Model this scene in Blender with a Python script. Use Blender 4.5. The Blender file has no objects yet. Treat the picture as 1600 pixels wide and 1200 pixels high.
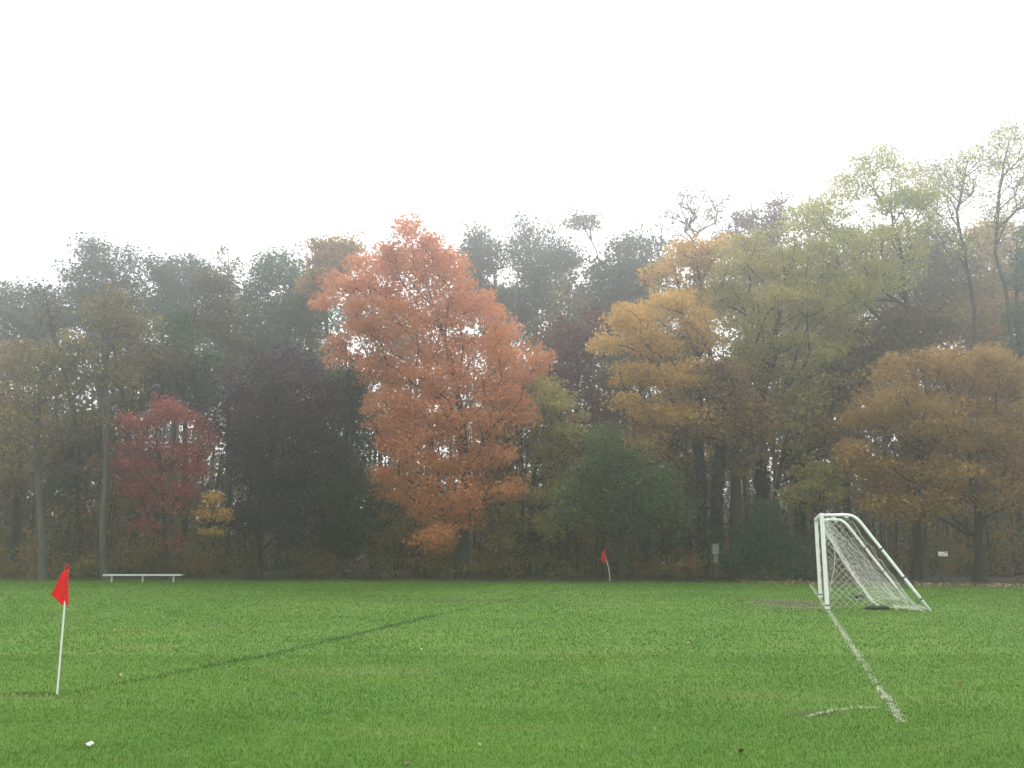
import bpy, math, random
import numpy as np
from mathutils import Vector

# ------------------------------------------------------------------ camera, sky, sun, exposure
sc = bpy.context.scene
C = sc.collection
CAM_H = 1.7
PITCH = math.radians(10.13)
FPX = 1383.0
cd = bpy.data.cameras.new('camera'); cam = bpy.data.objects.new('camera', cd); C.objects.link(cam)
cam.location = (0, 0, CAM_H); cam.rotation_euler = (math.pi/2 + PITCH, 0, 0)
cd.sensor_width = 36; cd.lens = FPX/1600*36; cd.clip_start = 0.1; cd.clip_end = 3000
sc.camera = cam

SUN_EL, SUN_AZ = math.radians(54), math.radians(14)      # high veiled sun beyond the wood (azimuth clockwise from +Y)
w = bpy.data.worlds.new('World'); sc.world = w; w.use_nodes = True
nt = w.node_tree; nt.nodes.clear()
sky = nt.nodes.new('ShaderNodeTexSky'); sky.sky_type = 'NISHITA'; sky.sun_disc = False
sky.sun_elevation = SUN_EL; sky.sun_rotation = SUN_AZ; sky.dust_density = 8; sky.air_density = 1.0; sky.ozone_density = 1
hs = nt.nodes.new('ShaderNodeHueSaturation'); hs.inputs['Saturation'].default_value = 0.12
sk1 = nt.nodes.new('ShaderNodeBackground'); sk1.inputs['Strength'].default_value = 0.05
sk2 = nt.nodes.new('ShaderNodeBackground'); sk2.inputs['Color'].default_value = (0.98, 0.995, 1.0, 1); sk2.inputs['Strength'].default_value = 1.25
ad = nt.nodes.new('ShaderNodeAddShader'); wo = nt.nodes.new('ShaderNodeOutputWorld')
nt.links.new(sky.outputs[0], hs.inputs['Color']); nt.links.new(hs.outputs[0], sk1.inputs['Color'])
nt.links.new(sk1.outputs[0], ad.inputs[0]); nt.links.new(sk2.outputs[0], ad.inputs[1]); nt.links.new(ad.outputs[0], wo.inputs['Surface'])

sd = bpy.data.lights.new('sun', 'SUN'); sun = bpy.data.objects.new('sun', sd); C.objects.link(sun)
sd.energy = 1.5; sd.angle = math.radians(25); sd.color = (1.0, 0.97, 0.92)
sun.rotation_euler = (-(math.pi/2 - SUN_EL), 0, -SUN_AZ)
sun.location = (0, -20, 40)

vs = sc.view_settings
vs.view_transform = 'Standard'; vs.look = 'None'; vs.exposure = 0.32; vs.gamma = 1.0; vs.use_curve_mapping = False
cy = sc.cycles
cy.use_denoising = True
cy.max_bounces = 6; cy.diffuse_bounces = 3; cy.glossy_bounces = 2; cy.transmission_bounces = 3; cy.volume_bounces = 2; cy.transparent_max_bounces = 4
cy.sample_clamp_indirect = 4

HAZE = 0.0040
# ------------------------------------------------------------------ helpers
rng = np.random.default_rng(11); random.seed(11)
SINP, COSP = math.sin(PITCH), math.cos(PITCH)
def at(u, v, Y):
    """place seen in direction (u, v) of the photograph, Y metres away"""
    dx, dy, dz = u-800, COSP*FPX - SINP*(600-v), SINP*FPX + COSP*(600-v)
    t = Y/dy
    return np.array([dx*t, Y, CAM_H + dz*t])
def gnd(u, v):
    dx, dy, dz = u-800, COSP*FPX - SINP*(600-v), SINP*FPX + COSP*(600-v)
    t = -CAM_H/dz
    return np.array([dx*t, dy*t, 0.0])
def edge_y(x):
    """far edge of the mown grass"""
    return np.interp(x, [-60, -25, 0, 9, 12, 16, 22, 60], [41.5, 40.3, 39.0, 38.3, 37.0, 35.2, 34.2, 33.5])
def hill(x, y):
    x = np.asarray(x, float); y = np.asarray(y, float)
    r = np.clip((y-62)/60, 0, None)
    r = r/(1+0.35*r)
    return r*(6.0 + 3.5*np.tanh(x/25)) + 0.10*np.sin(x*0.35+1)*np.sin(y*0.31)*np.clip((y-42)/4, 0, 1)

def make_mesh(name, verts, faces_n, idx, attrs=None, smooth=False):
    """verts (N,3), faces of equal size faces_n, flat idx"""
    me = bpy.data.meshes.new(name)
    verts = np.asarray(verts, np.float32); idx = np.asarray(idx, np.int32)
    nf = len(idx)//faces_n
    me.vertices.add(len(verts)); me.vertices.foreach_set('co', verts.ravel())
    me.loops.add(len(idx)); me.loops.foreach_set('vertex_index', idx)
    me.polygons.add(nf); me.polygons.foreach_set('loop_start', np.arange(nf, dtype=np.int32)*faces_n)
    if smooth: me.polygons.foreach_set('use_smooth', np.ones(nf, bool))
    for k, a in (attrs or {}).items():
        at_ = me.attributes.new(k, 'FLOAT', 'POINT'); at_.data.foreach_set('value', np.asarray(a, np.float32))
    me.update(calc_edges=True); me.validate()
    return me
def link(name, me, mat=None, parent=None, loc=None):
    o = bpy.data.objects.new(name, me); C.objects.link(o)
    if mat is not None:
        me.materials.clear(); me.materials.append(mat)
    if parent is not None: o.parent = parent
    if loc is not None: o.location = loc
    return o
def tag(o, label=None, cat=None, group=None, kind=None):
    if label: o['label'] = label
    if cat: o['category'] = cat
    if group: o['group'] = group
    if kind: o['kind'] = kind
    return o
def thing(name, label, cat, loc, group=None, rz=0):
    o = bpy.data.objects.new(name, None); C.objects.link(o); o.empty_display_size = 0.2
    o.location = loc; o.rotation_euler = (0, 0, rz)
    return tag(o, label, cat, group)

# ------------------------------------------------------------------ materials
def newmat(name):
    m = bpy.data.materials.new(name); m.use_nodes = True
    n = m.node_tree; n.nodes.clear()
    out = n.nodes.new('ShaderNodeOutputMaterial')
    return m, n, out
def ramp(n, stops):
    r = n.nodes.new('ShaderNodeValToRGB'); el = r.color_ramp.elements
    while len(el) < len(stops): el.new(0.5)
    for e, (p, c) in zip(el, stops): e.position = p; e.color = (*c, 1)
    return r
def noise(n, scale, detail=4, rough=0.55, coord=None, sc3=None):
    t = n.nodes.new('ShaderNodeTexNoise'); t.inputs['Scale'].default_value = scale
    t.inputs['Detail'].default_value = detail; t.inputs['Roughness'].default_value = rough
    if coord is not None:
        if sc3:
            mp = n.nodes.new('ShaderNodeMapping'); mp.inputs['Scale'].default_value = sc3
            n.links.new(coord, mp.inputs['Vector']); coord = mp.outputs[0]
        n.links.new(coord, t.inputs['Vector'])
    return t
def mth(n, op, a, b=None):
    m = n.nodes.new('ShaderNodeMath'); m.operation = op
    for i, x in enumerate((a, b)):
        if x is None: continue
        if isinstance(x, (int, float)): m.inputs[i].default_value = x
        else: n.links.new(x, m.inputs[i])
    return m.outputs[0]
def attr(n, name):
    a = n.nodes.new('ShaderNodeAttribute'); a.attribute_name = name
    return a.outputs['Fac']
LEAF = {}
def leafmat(name, cols, trans=0.42, spread=0.45):
    """cols: list of leaf colours from the rarest dark to the rarest light; each leaf and each clump differs"""
    m, n, out = newmat('leaf_'+name)
    k = len(cols)
    r = ramp(n, [((i+0.5)/k, c) for i, c in enumerate(cols)])
    f = mth(n, 'ADD', mth(n, 'MULTIPLY', attr(n, 'leafrnd'), spread), mth(n, 'MULTIPLY', attr(n, 'clumprnd'), 1-spread))
    n.links.new(f, r.inputs[0])
    d = n.nodes.new('ShaderNodeBsdfPrincipled'); d.inputs['Roughness'].default_value = 0.65
    d.inputs['Specular IOR Level'].default_value = 0.25
    n.links.new(r.outputs[0], d.inputs['Base Color'])
    t = n.nodes.new('ShaderNodeBsdfTranslucent'); n.links.new(r.outputs[0], t.inputs['Color'])
    mx = n.nodes.new('ShaderNodeMixShader'); mx.inputs[0].default_value = trans
    n.links.new(d.outputs[0], mx.inputs[1]); n.links.new(t.outputs[0], mx.inputs[2]); n.links.new(mx.outputs[0], out.inputs[0])
    LEAF[name] = m
    return m
leafmat('orange', [(.34,.19,.05), (.50,.23,.065), (.60,.25,.08), (.60,.23,.11), (.64,.27,.16), (.66,.33,.20)])
leafmat('red', [(.14,.045,.034), (.27,.06,.05), (.36,.085,.068), (.36,.16,.085)])
leafmat('crimson', [(.030,.022,.030), (.056,.034,.048), (.080,.048,.064), (.07,.075,.058)])
leafmat('darkgreen', [(.024,.050,.028), (.042,.080,.042), (.062,.105,.05), (.09,.115,.052)])
leafmat('green', [(.03,.07,.025), (.052,.11,.038), (.075,.14,.045), (.12,.16,.05)])
leafmat('midgreen', [(.045,.085,.026), (.075,.125,.036), (.11,.155,.044), (.17,.18,.05)])
leafmat('oak', [(.026,.050,.028), (.045,.078,.040), (.064,.095,.046), (.10,.11,.05)])
leafmat('oakbrown', [(.06,.06,.034), (.10,.09,.042), (.15,.12,.05), (.15,.14,.055)])
leafmat('gold', [(.28,.18,.055), (.48,.29,.07), (.62,.38,.085), (.66,.46,.12)])
leafmat('yellow', [(.07,.07,.03), (.13,.11,.04), (.22,.17,.05), (.36,.26,.07)])
leafmat('olive', [(.17,.165,.05), (.29,.265,.07), (.40,.35,.085), (.48,.38,.095)])
leafmat('palegreen', [(.20,.22,.065), (.31,.33,.09), (.41,.40,.11), (.47,.43,.12)])
leafmat('rust', [(.15,.105,.035), (.27,.16,.048), (.37,.205,.058), (.42,.26,.07), (.34,.27,.075)])
leafmat('brown', [(.10,.075,.034), (.19,.12,.045), (.28,.165,.055), (.34,.235,.07)])
leafmat('wine', [(.05,.016,.018), (.10,.024,.026), (.14,.035,.032), (.10,.06,.03)])
leafmat('ivy', [(.010,.022,.012), (.018,.036,.02), (.026,.048,.024)])
leafmat('farwood', [(.045,.065,.034), (.075,.09,.042), (.12,.11,.045), (.20,.14,.05), (.26,.19,.06)], spread=0.25)
leafmat('brush', [(.045,.065,.028), (.08,.085,.034), (.14,.10,.042), (.25,.13,.045), (.32,.155,.05), (.20,.18,.055), (.10,.14,.045)], spread=0.25)

def barkmat(name, c1, c2, moss=(.05,.06,.03)):
    m, n, out = newmat('bark_'+name)
    g = n.nodes.new('ShaderNodeTexCoord')
    t = noise(n, 6, 6, .65, g.outputs['Object'], (1, 1, .18)); t2 = noise(n, 0.7, 3, .5, g.outputs['Object'])
    r = ramp(n, [(.3, c1), (.7, c2)]); n.links.new(t.outputs[0], r.inputs[0])
    mx = n.nodes.new('ShaderNodeMix'); mx.data_type = 'RGBA'
    r2 = ramp(n, [(.5, (0,0,0)), (.7, (.6,.6,.6))]); n.links.new(t2.outputs[0], r2.inputs[0]); n.links.new(r2.outputs[0], mx.inputs[0])
    n.links.new(r.outputs[0], mx.inputs['A']); mx.inputs['B'].default_value = (*moss, 1)
    b = n.nodes.new('ShaderNodeBsdfPrincipled'); b.inputs['Roughness'].default_value = .9; b.inputs['Specular IOR Level'].default_value = .15
    n.links.new(mx.outputs['Result'], b.inputs['Base Color'])
    bp = n.nodes.new('ShaderNodeBump'); bp.inputs['Strength'].default_value = .8; bp.inputs['Distance'].default_value = .04
    n.links.new(t.outputs[0], bp.inputs['Height']); n.links.new(bp.outputs[0], b.inputs['Normal']); n.links.new(b.outputs[0], out.inputs[0])
    return m
BARK = {'dark': barkmat('dark', (.022,.020,.018), (.05,.044,.038)),
        'brown': barkmat('brown', (.04,.034,.028), (.085,.07,.055)),
        'grey': barkmat('grey', (.055,.056,.048), (.115,.115,.098), (.06,.07,.045))}
def plainmat(name, col, rough=.5, var=.12, scale=30, metal=0, bump=0):
    m, n, out = newmat(name)
    g = n.nodes.new('ShaderNodeTexCoord'); t = noise(n, scale, 5, .6, g.outputs['Object'])
    lo = tuple(max(0, c*(1-var)) for c in col); hi = tuple(min(1, c*(1+var)) for c in col)
    r = ramp(n, [(.3, lo), (.7, hi)]); n.links.new(t.outputs[0], r.inputs[0])
    b = n.nodes.new('ShaderNodeBsdfPrincipled'); b.inputs['Roughness'].default_value = rough; b.inputs['Metallic'].default_value = metal
    n.links.new(r.outputs[0], b.inputs['Base Color'])
    if bump:
        bp = n.nodes.new('ShaderNodeBump'); bp.inputs['Strength'].default_value = bump; bp.inputs['Distance'].default_value = .01
        n.links.new(t.outputs[0], bp.inputs['Height']); n.links.new(bp.outputs[0], b.inputs['Normal'])
    n.links.new(b.outputs[0], out.inputs[0])
    return m
SOIL = [gnd(1232, 944), gnd(1276, 1117)]     # worn soil: goal mouth, end of the short arc
def grass_colour(n, leafy):
    """world-position colour of the turf: broad mowing and wear patches, then blade to blade"""
    g = n.nodes.new('ShaderNodeNewGeometry'); P = g.outputs['Position']
    a = noise(n, 0.22, 4, .6, P); b = noise(n, 1.6, 5, .65, P, (.5, 1, 1)); c = noise(n, 9.0, 3, .6, P)
    f = mth(n, 'ADD', mth(n, 'MULTIPLY', a.outputs[0], .36), mth(n, 'MULTIPLY', b.outputs[0], .28))
    f = mth(n, 'ADD', f, mth(n, 'MULTIPLY', attr(n, 'leafrnd') if leafy else c.outputs[0], .36))
    r = ramp(n, [(.26, (.040,.108,.006)), (.42, (.062,.156,.008)), (.54, (.086,.190,.012)), (.68, (.135,.225,.026)), (.85, (.24,.27,.075))])
    n.links.new(f, r.inputs[0])
    col = r.outputs[0]
    st = noise(n, .55, 5, .7, P, (.45, 1, 1)); rs = ramp(n, [(.54, (0,0,0)), (.72, (.55,.55,.55))]); n.links.new(st.outputs[0], rs.inputs[0])
    ms = n.nodes.new('ShaderNodeMix'); ms.data_type = 'RGBA'; n.links.new(rs.outputs[0], ms.inputs[0]); n.links.new(col, ms.inputs['A']); ms.inputs['B'].default_value = (.155,.185,.05, 1); col = ms.outputs['Result']
    for i, (p, rx, ry) in enumerate([(SOIL[0], 1.5, 2.2), (SOIL[1], .5, .25), (gnd(690, 938), 3.6, 1.1)]):
        mp = n.nodes.new('ShaderNodeMapping'); mp.inputs['Location'].default_value = (-p[0]/rx, -p[1]/ry, 0); mp.inputs['Scale'].default_value = (1/rx, 1/ry, 0)
        n.links.new(P, mp.inputs[0]); L = n.nodes.new('ShaderNodeVectorMath'); L.operation = 'LENGTH'; n.links.new(mp.outputs[0], L.inputs[0])
        d = mth(n, 'ADD', L.outputs['Value'], mth(n, 'MULTIPLY', mth(n, 'SUBTRACT', b.outputs[0], .5), 2.2))
        rr = ramp(n, [(.45, ((.85,)*3, (.6,)*3, (.28,)*3)[i]), (1.0, (0,0,0))]); n.links.new(d, rr.inputs[0])
        mx = n.nodes.new('ShaderNodeMix'); mx.data_type = 'RGBA'; n.links.new(rr.outputs[0], mx.inputs[0]); n.links.new(col, mx.inputs['A'])
        mx.inputs['B'].default_value = (.085,.062,.04, 1); col = mx.outputs['Result']
    return col
def turfmat(name, leafy):
    m, n, out = newmat(name)
    b = n.nodes.new('ShaderNodeBsdfPrincipled'); b.inputs['Roughness'].default_value = .7; b.inputs['Specular IOR Level'].default_value = .2
    col = grass_colour(n, leafy); n.links.new(col, b.inputs['Base Color'])
    if leafy:
        t = n.nodes.new('ShaderNodeBsdfTranslucent'); n.links.new(col, t.inputs['Color'])
        mx = n.nodes.new('ShaderNodeMixShader'); mx.inputs[0].default_value = .3
        n.links.new(b.outputs[0], mx.inputs[1]); n.links.new(t.outputs[0], mx.inputs[2]); n.links.new(mx.outputs[0], out.inputs[0])
    else:
        g = n.nodes.new('ShaderNodeNewGeometry'); t = noise(n, 60, 4, .7, g.outputs['Position'])
        bp = n.nodes.new('ShaderNodeBump'); bp.inputs['Strength'].default_value = 1; bp.inputs['Distance'].default_value = .03
        n.links.new(t.outputs[0], bp.inputs['Height']); n.links.new(bp.outputs[0], b.inputs['Normal']); n.links.new(b.outputs[0], out.inputs[0])
    return m
M_TURF = turfmat('turf_soil', False); M_BLADE = turfmat('grass_blade', True)
def littermat():
    m, n, out = newmat('leaf_litter_ground')
    g = n.nodes.new('ShaderNodeNewGeometry'); P = g.outputs['Position']
    a = noise(n, 9, 6, .7, P); b2 = noise(n, .5, 3, .5, P)
    r = ramp(n, [(.3, (.016,.013,.010)), (.48, (.036,.024,.015)), (.6, (.06,.036,.02)), (.75, (.09,.06,.032))])
    n.links.new(mth(n, 'ADD', mth(n, 'MULTIPLY', a.outputs[0], .7), mth(n, 'MULTIPLY', b2.outputs[0], .3)), r.inputs[0])
    b = n.nodes.new('ShaderNodeBsdfPrincipled'); b.inputs['Roughness'].default_value = .9; n.links.new(r.outputs[0], b.inputs['Base Color'])
    bp = n.nodes.new('ShaderNodeBump'); bp.inputs['Strength'].default_value = 1; bp.inputs['Distance'].default_value = .06
    n.links.new(a.outputs[0], bp.inputs['Height']); n.links.new(bp.outputs[0], b.inputs['Normal']); n.links.new(b.outputs[0], out.inputs[0])
    return m
M_LITTER = littermat()
def paintmat(name, c1, c2):
    m, n, out = newmat(name)
    r = ramp(n, [(.2, c1), (.7, c2)]); n.links.new(attr(n, 'leafrnd'), r.inputs[0])
    b = n.nodes.new('ShaderNodeBsdfPrincipled'); b.inputs['Roughness'].default_value = .8; n.links.new(r.outputs[0], b.inputs['Base Color']); n.links.new(b.outputs[0], out.inputs[0])
    return m
M_CHALK = paintmat('chalk_on_grass', (.24,.30,.14), (.80,.80,.70))
M_DARKLINE = paintmat('dark_grass_line', (.018,.058,.014), (.050,.115,.022))
M_FALLEN = paintmat('fallen_leaf', (.13,.07,.03), (.42,.33,.20))
M_WHITE = plainmat('white_paint', (.86,.87,.86), .38, .05, 9)
M_JOINT = plainmat('dark_clamp', (.06,.06,.06), .6)
M_NET = plainmat('net_cord', (.74,.74,.70), .8, .1, 40)
M_RED = plainmat('red_flag_cloth', (.86,.040,.052), .75, .10, 25)
_n = M_RED.node_tree; _b = [q for q in _n.nodes if q.type == 'BSDF_PRINCIPLED'][0]; _t = _n.nodes.new('ShaderNodeBsdfTranslucent')   # thin nylon lets light through
_n.links.new(_b.inputs['Base Color'].links[0].from_socket, _t.inputs['Color']); _x = _n.nodes.new('ShaderNodeMixShader'); _x.inputs[0].default_value = .55
_n.links.new(_b.outputs[0], _x.inputs[1]); _n.links.new(_t.outputs[0], _x.inputs[2]); _n.links.new(_x.outputs[0], [q for q in _n.nodes if q.type == 'OUTPUT_MATERIAL'][0].inputs[0])
M_POLE = plainmat('white_fibreglass', (.78,.78,.76), .4, .05, 12)
M_ALU = plainmat('aluminium', (.62,.64,.64), .4, .08, 20, .35)
M_BAG = plainmat('black_sandbag', (.016,.018,.020), .75, .3, 25, 0, .6)
M_WOOD = plainmat('weathered_wood', (.15,.15,.138), .9, .25, 14, 0, .5)
M_DWOOD = plainmat('dark_post_wood', (.05,.045,.04), .9, .25, 14, 0, .5)
M_SIGN = plainmat('sign_white', (.75,.75,.70), .5, .08, 8)
M_SMARK = plainmat('sign_mark', (.12,.13,.13), .6)
M_CUT = plainmat('cut_wood', (.42,.38,.30), .9, .2, 20)
M_PAPER = plainmat('white_paper', (.80,.80,.76), .8, .05, 30)

# ------------------------------------------------------------------ the setting: ground, turf
def grid_axis(lims, fine, coarse_n):
    a = np.arange(lims[1], lims[2]+1e-6, fine)
    return np.concatenate([np.linspace(lims[0], lims[1], coarse_n, endpoint=False), a, np.linspace(lims[2]+fine, lims[3], coarse_n)])
gx = grid_axis((-400, -70, 70, 400), 1.4, 12); gy = grid_axis((-200, 30, 130, 400), 1.4, 14)
X, Y = np.meshgrid(gx, gy); Z = hill(X, Y)
nx, ny = len(gx), len(gy)
i = np.arange((ny-1)*(nx-1)); r_, c_ = i//(nx-1), i % (nx-1)
q = np.stack([r_*nx+c_, r_*nx+c_+1, (r_+1)*nx+c_+1, (r_+1)*nx+c_], 1)
ground = link('ground', make_mesh('ground', np.stack([X.ravel(), Y.ravel(), Z.ravel()], 1), 4, q.ravel(), smooth=True), M_LITTER); tag(ground, kind='structure')

xs = np.arange(-90, 90.1, .35)
ey = edge_y(xs) + .25*np.sin(xs*1.3) + .18*np.sin(xs*3.1+1) + rng.normal(0, .06, len(xs))
rows = []
for f in np.linspace(0, 1, 30): rows.append(np.stack([xs, -120 + (ey+120)*f, np.full(len(xs), .010)], 1))
V = np.concatenate(rows); nx = len(xs); i = np.arange(29*(nx-1)); r_, c_ = i//(nx-1), i % (nx-1)
q = np.stack([r_*nx+c_, r_*nx+c_+1, (r_+1)*nx+c_+1, (r_+1)*nx+c_], 1)
turf = link('field', make_mesh('field', V, 4, q.ravel()), M_TURF); tag(turf, kind='structure')

def blades(P, h, wd, lean=.5):
    """one bent grass blade (a triangle) for each point"""
    n = len(P); a = rng.uniform(0, 2*np.pi, n); d = np.stack([np.cos(a), np.sin(a), np.zeros(n)], 1)
    b = rng.uniform(0, 2*np.pi, n); l = np.stack([np.cos(b), np.sin(b), np.zeros(n)], 1)*(h*lean*rng.uniform(0, 1.4, n))[:, None]
    tip = P + l; tip[:, 2] += h
    V = np.empty((n, 3, 3)); V[:, 0] = P - d*(wd/2)[:, None]; V[:, 1] = P + d*(wd/2)[:, None]; V[:, 2] = tip
    return V.reshape(-1, 3)
def lump(x, y):
    return .5+.25*np.sin(x*2.1+1.3*np.sin(y*1.7))+.25*np.sin(y*2.9+1.1*np.sin(x*2.3+.7))
Vs, A = [], []
for y0, y1, dens, hh, ww in [(5, 9.5, 3000, .027, .0055), (9.5, 14, 1350, .030, .0085), (14, 22, 420, .034, .016), (22, 30, 210, .036, .026), (30, 42, 110, .040, .034)]:
    half = .60*y1+2.5; n = int(dens*(y1-y0)*2*half)
    P = np.stack([rng.uniform(-half, half, n), rng.uniform(y0, y1, n), np.full(n, .008)], 1)
    k = P[:, 1] < edge_y(P[:, 0]) + .3*np.sin(P[:, 0]*1.3) - .1
    k &= rng.uniform(0, 1, n) < .72+.28*lump(P[:, 0], P[:, 1])
    s = ((P[:, 0]-SOIL[0][0])/1.1)**2+((P[:, 1]-SOIL[0][1])/2)**2
    k &= (s > 1) | (rng.uniform(0, 1, n) < .35)
    P = P[k]; n = len(P)
    h = hh*rng.uniform(.5, 1.35, n)*(.9+.2*lump(P[:, 0]*.7, P[:, 1]*.7)); Vs.append(blades(P, h, ww*rng.uniform(.6, 1.3, n)))
    A.append(np.repeat(rng.uniform(0, 1, n), 3))
V = np.concatenate(Vs)
grass = link('grass', make_mesh('grass', V, 3, np.arange(len(V)), {'leafrnd': np.concatenate(A)}), M_BLADE)
tag(grass, 'short green mown grass covering the playing field', 'grass', kind='stuff')

n = 9000; x = rng.uniform(-36, 36, n); P = np.stack([x, edge_y(x)+.25*np.sin(x*1.3)+rng.normal(-.05, .28, n), np.full(n, .005)], 1)
V = blades(P, rng.uniform(.03, .13, n)*(.5+lump(x*1.1, x*0)), rng.uniform(.01, .03, n), .8)
o = link('rough_grass', make_mesh('rough_grass', V, 3, np.arange(len(V)), {'leafrnd': np.repeat(rng.uniform(0, 1, n), 3)}), M_BLADE)
tag(o, 'longer ragged grass fringing the far edge of the field', 'grass', kind='stuff')
def line_blades(name, pts, width, dens, h, wd, mat, wear=.35, z=.012):
    Vs, A = [], []
    for p, q in zip(pts[:-1], pts[1:]):
        d = q-p; L = np.linalg.norm(d[:2]); t = d/L; nrm = np.array([-t[1], t[0], 0])
        n = int(dens*L*width)
        s = rng.uniform(0, 1, n)*L; o = rng.normal(0, width*.36, n)
        cell = rng.uniform(0, 1, int(L/.09)+2); cell2 = rng.uniform(0, 1, int(L/.8)+2); lum = np.interp(s/.09, np.arange(len(cell)), cell)*.6+np.interp(s/.8, np.arange(len(cell2)), cell2)*.4
        keep = rng.uniform(0, 1, n) < 1-wear*2*(1-lum)
        s, o = s[keep], o[keep]
        P = p + s[:, None]*t + o[:, None]*nrm; P[:, 2] = z
        n = len(P); Vs.append(blades(P, h*rng.uniform(.4, 1.3, n), wd*rng.uniform(.6, 1.4, n), 1.1)); A.append(np.repeat(rng.uniform(0, 1, n), 3))
    V = np.concatenate(Vs)
    return link(name, make_mesh(name, V, 3, np.arange(len(V)), {'leafrnd': np.concatenate(A)}), mat)
N0 = gnd(1293, 953)                                        # foot of the near goal post
LA = np.array([.2925, .9563, 0]); LB = np.array([.9563, -.2925, 0])   # along the goal line, and out behind the goal
o = line_blades('white_goal_line', [gnd(1410, 1131), N0, gnd(1266, 914)], .068, 19000, .019, .008, M_CHALK, .6); tag(o, kind='structure')
arc = [gnd(*p) for p in [(1258, 1123), (1285, 1116), (1310, 1111), (1340, 1108), (1376, 1108)]]
o = line_blades('white_arc_line', arc, .05, 12000, .019, .008, M_CHALK, .5); tag(o, kind='structure')
F0 = gnd(89, 1087); F1 = gnd(953, 907)
o = line_blades('dark_touchline', [gnd(-60, 1089), F0+np.array([.1, .05, 0]), gnd(440, 1021), gnd(690, 960)], .21, 1450, .029, .012, M_DARKLINE, .4); tag(o, kind='structure')
o = line_blades('faded_touchline', [gnd(690, 960), gnd(915, 915)], .12, 500, .034, .018, M_DARKLINE, .5); tag(o, kind='structure')

# ------------------------------------------------------------------ trees
def frame(t):
    t = t/np.linalg.norm(t); a = np.cross(t, [0.31, .95, .07]); a /= np.linalg.norm(a)
    return a, np.cross(t, a)
def tubes(chains, sides_of):
    """chains: list of (points, radii)"""
    VV, II, off = [], [], 0
    for P, R in chains:
        P = np.asarray(P); R = np.asarray(R); n = len(P)
        if n < 2: continue
        k = sides_of(R.max())
        T = np.gradient(P, axis=0); T /= np.linalg.norm(T, axis=1)[:, None]+1e-9
        A_ = np.cross(T, [0.31, .95, .07]); A_ /= np.linalg.norm(A_, axis=1)[:, None]+1e-9
        B_ = np.cross(T, A_)
        th = np.arange(k)*2*np.pi/k
        ring = P[:, None, :] + R[:, None, None]*(np.cos(th)[None, :, None]*A_[:, None, :]+np.sin(th)[None, :, None]*B_[:, None, :])
        VV.append(ring.reshape(-1, 3))
        r0 = np.arange(n-1)[:, None]*k; c = np.arange(k)[None, :]; c2 = (c+1) % k
        II.append((np.stack([r0+c, r0+c2, r0+k+c2, r0+k+c], -1)+off).reshape(-1)); off += n*k
    return np.concatenate(VV), np.concatenate(II)
def leaves(cent, per, sig, flat, size, stretch=1.0, crnd=None):
    """leaf-sized folded faces spread round each clump centre"""
    nC = len(cent); per = np.broadcast_to(per, nC)
    cid = np.repeat(np.arange(nC), per); n = len(cid)
    sg = sig*rng.uniform(.65, 1.3, nC)[cid]
    off = rng.normal(0, 1, (n, 3)); off *= np.minimum(1, 1.9/(np.linalg.norm(off, axis=1)+1e-9))[:, None]; off *= sg[:, None]; off[:, 2] *= flat
    P = cent[cid]+off
    nr = rng.normal(0, 1, (n, 3))+np.array([0, 0, .5]); nr /= np.linalg.norm(nr, axis=1)[:, None]
    a = np.cross(nr, rng.normal(0, 1, (n, 3))); a /= np.linalg.norm(a, axis=1)[:, None]+1e-9; b = np.cross(nr, a)
    s = size*(.5+1.0*rng.uniform(0, 1, n)**1.4)[:, None]
    V = np.empty((n, 4, 3)); V[:, 0] = P-a*s*.55; V[:, 1] = P-b*s*.42+a*s*.06+nr*s*.10; V[:, 2] = P+a*s*.55; V[:, 3] = P+b*s*.42+a*s*.06+nr*s*.10
    if crnd is None: crnd = rng.uniform(0, 1, nC)
    return V.reshape(-1, 3), np.repeat(rng.uniform(0, 1, n), 4), np.repeat(crnd[cid], 4)
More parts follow.
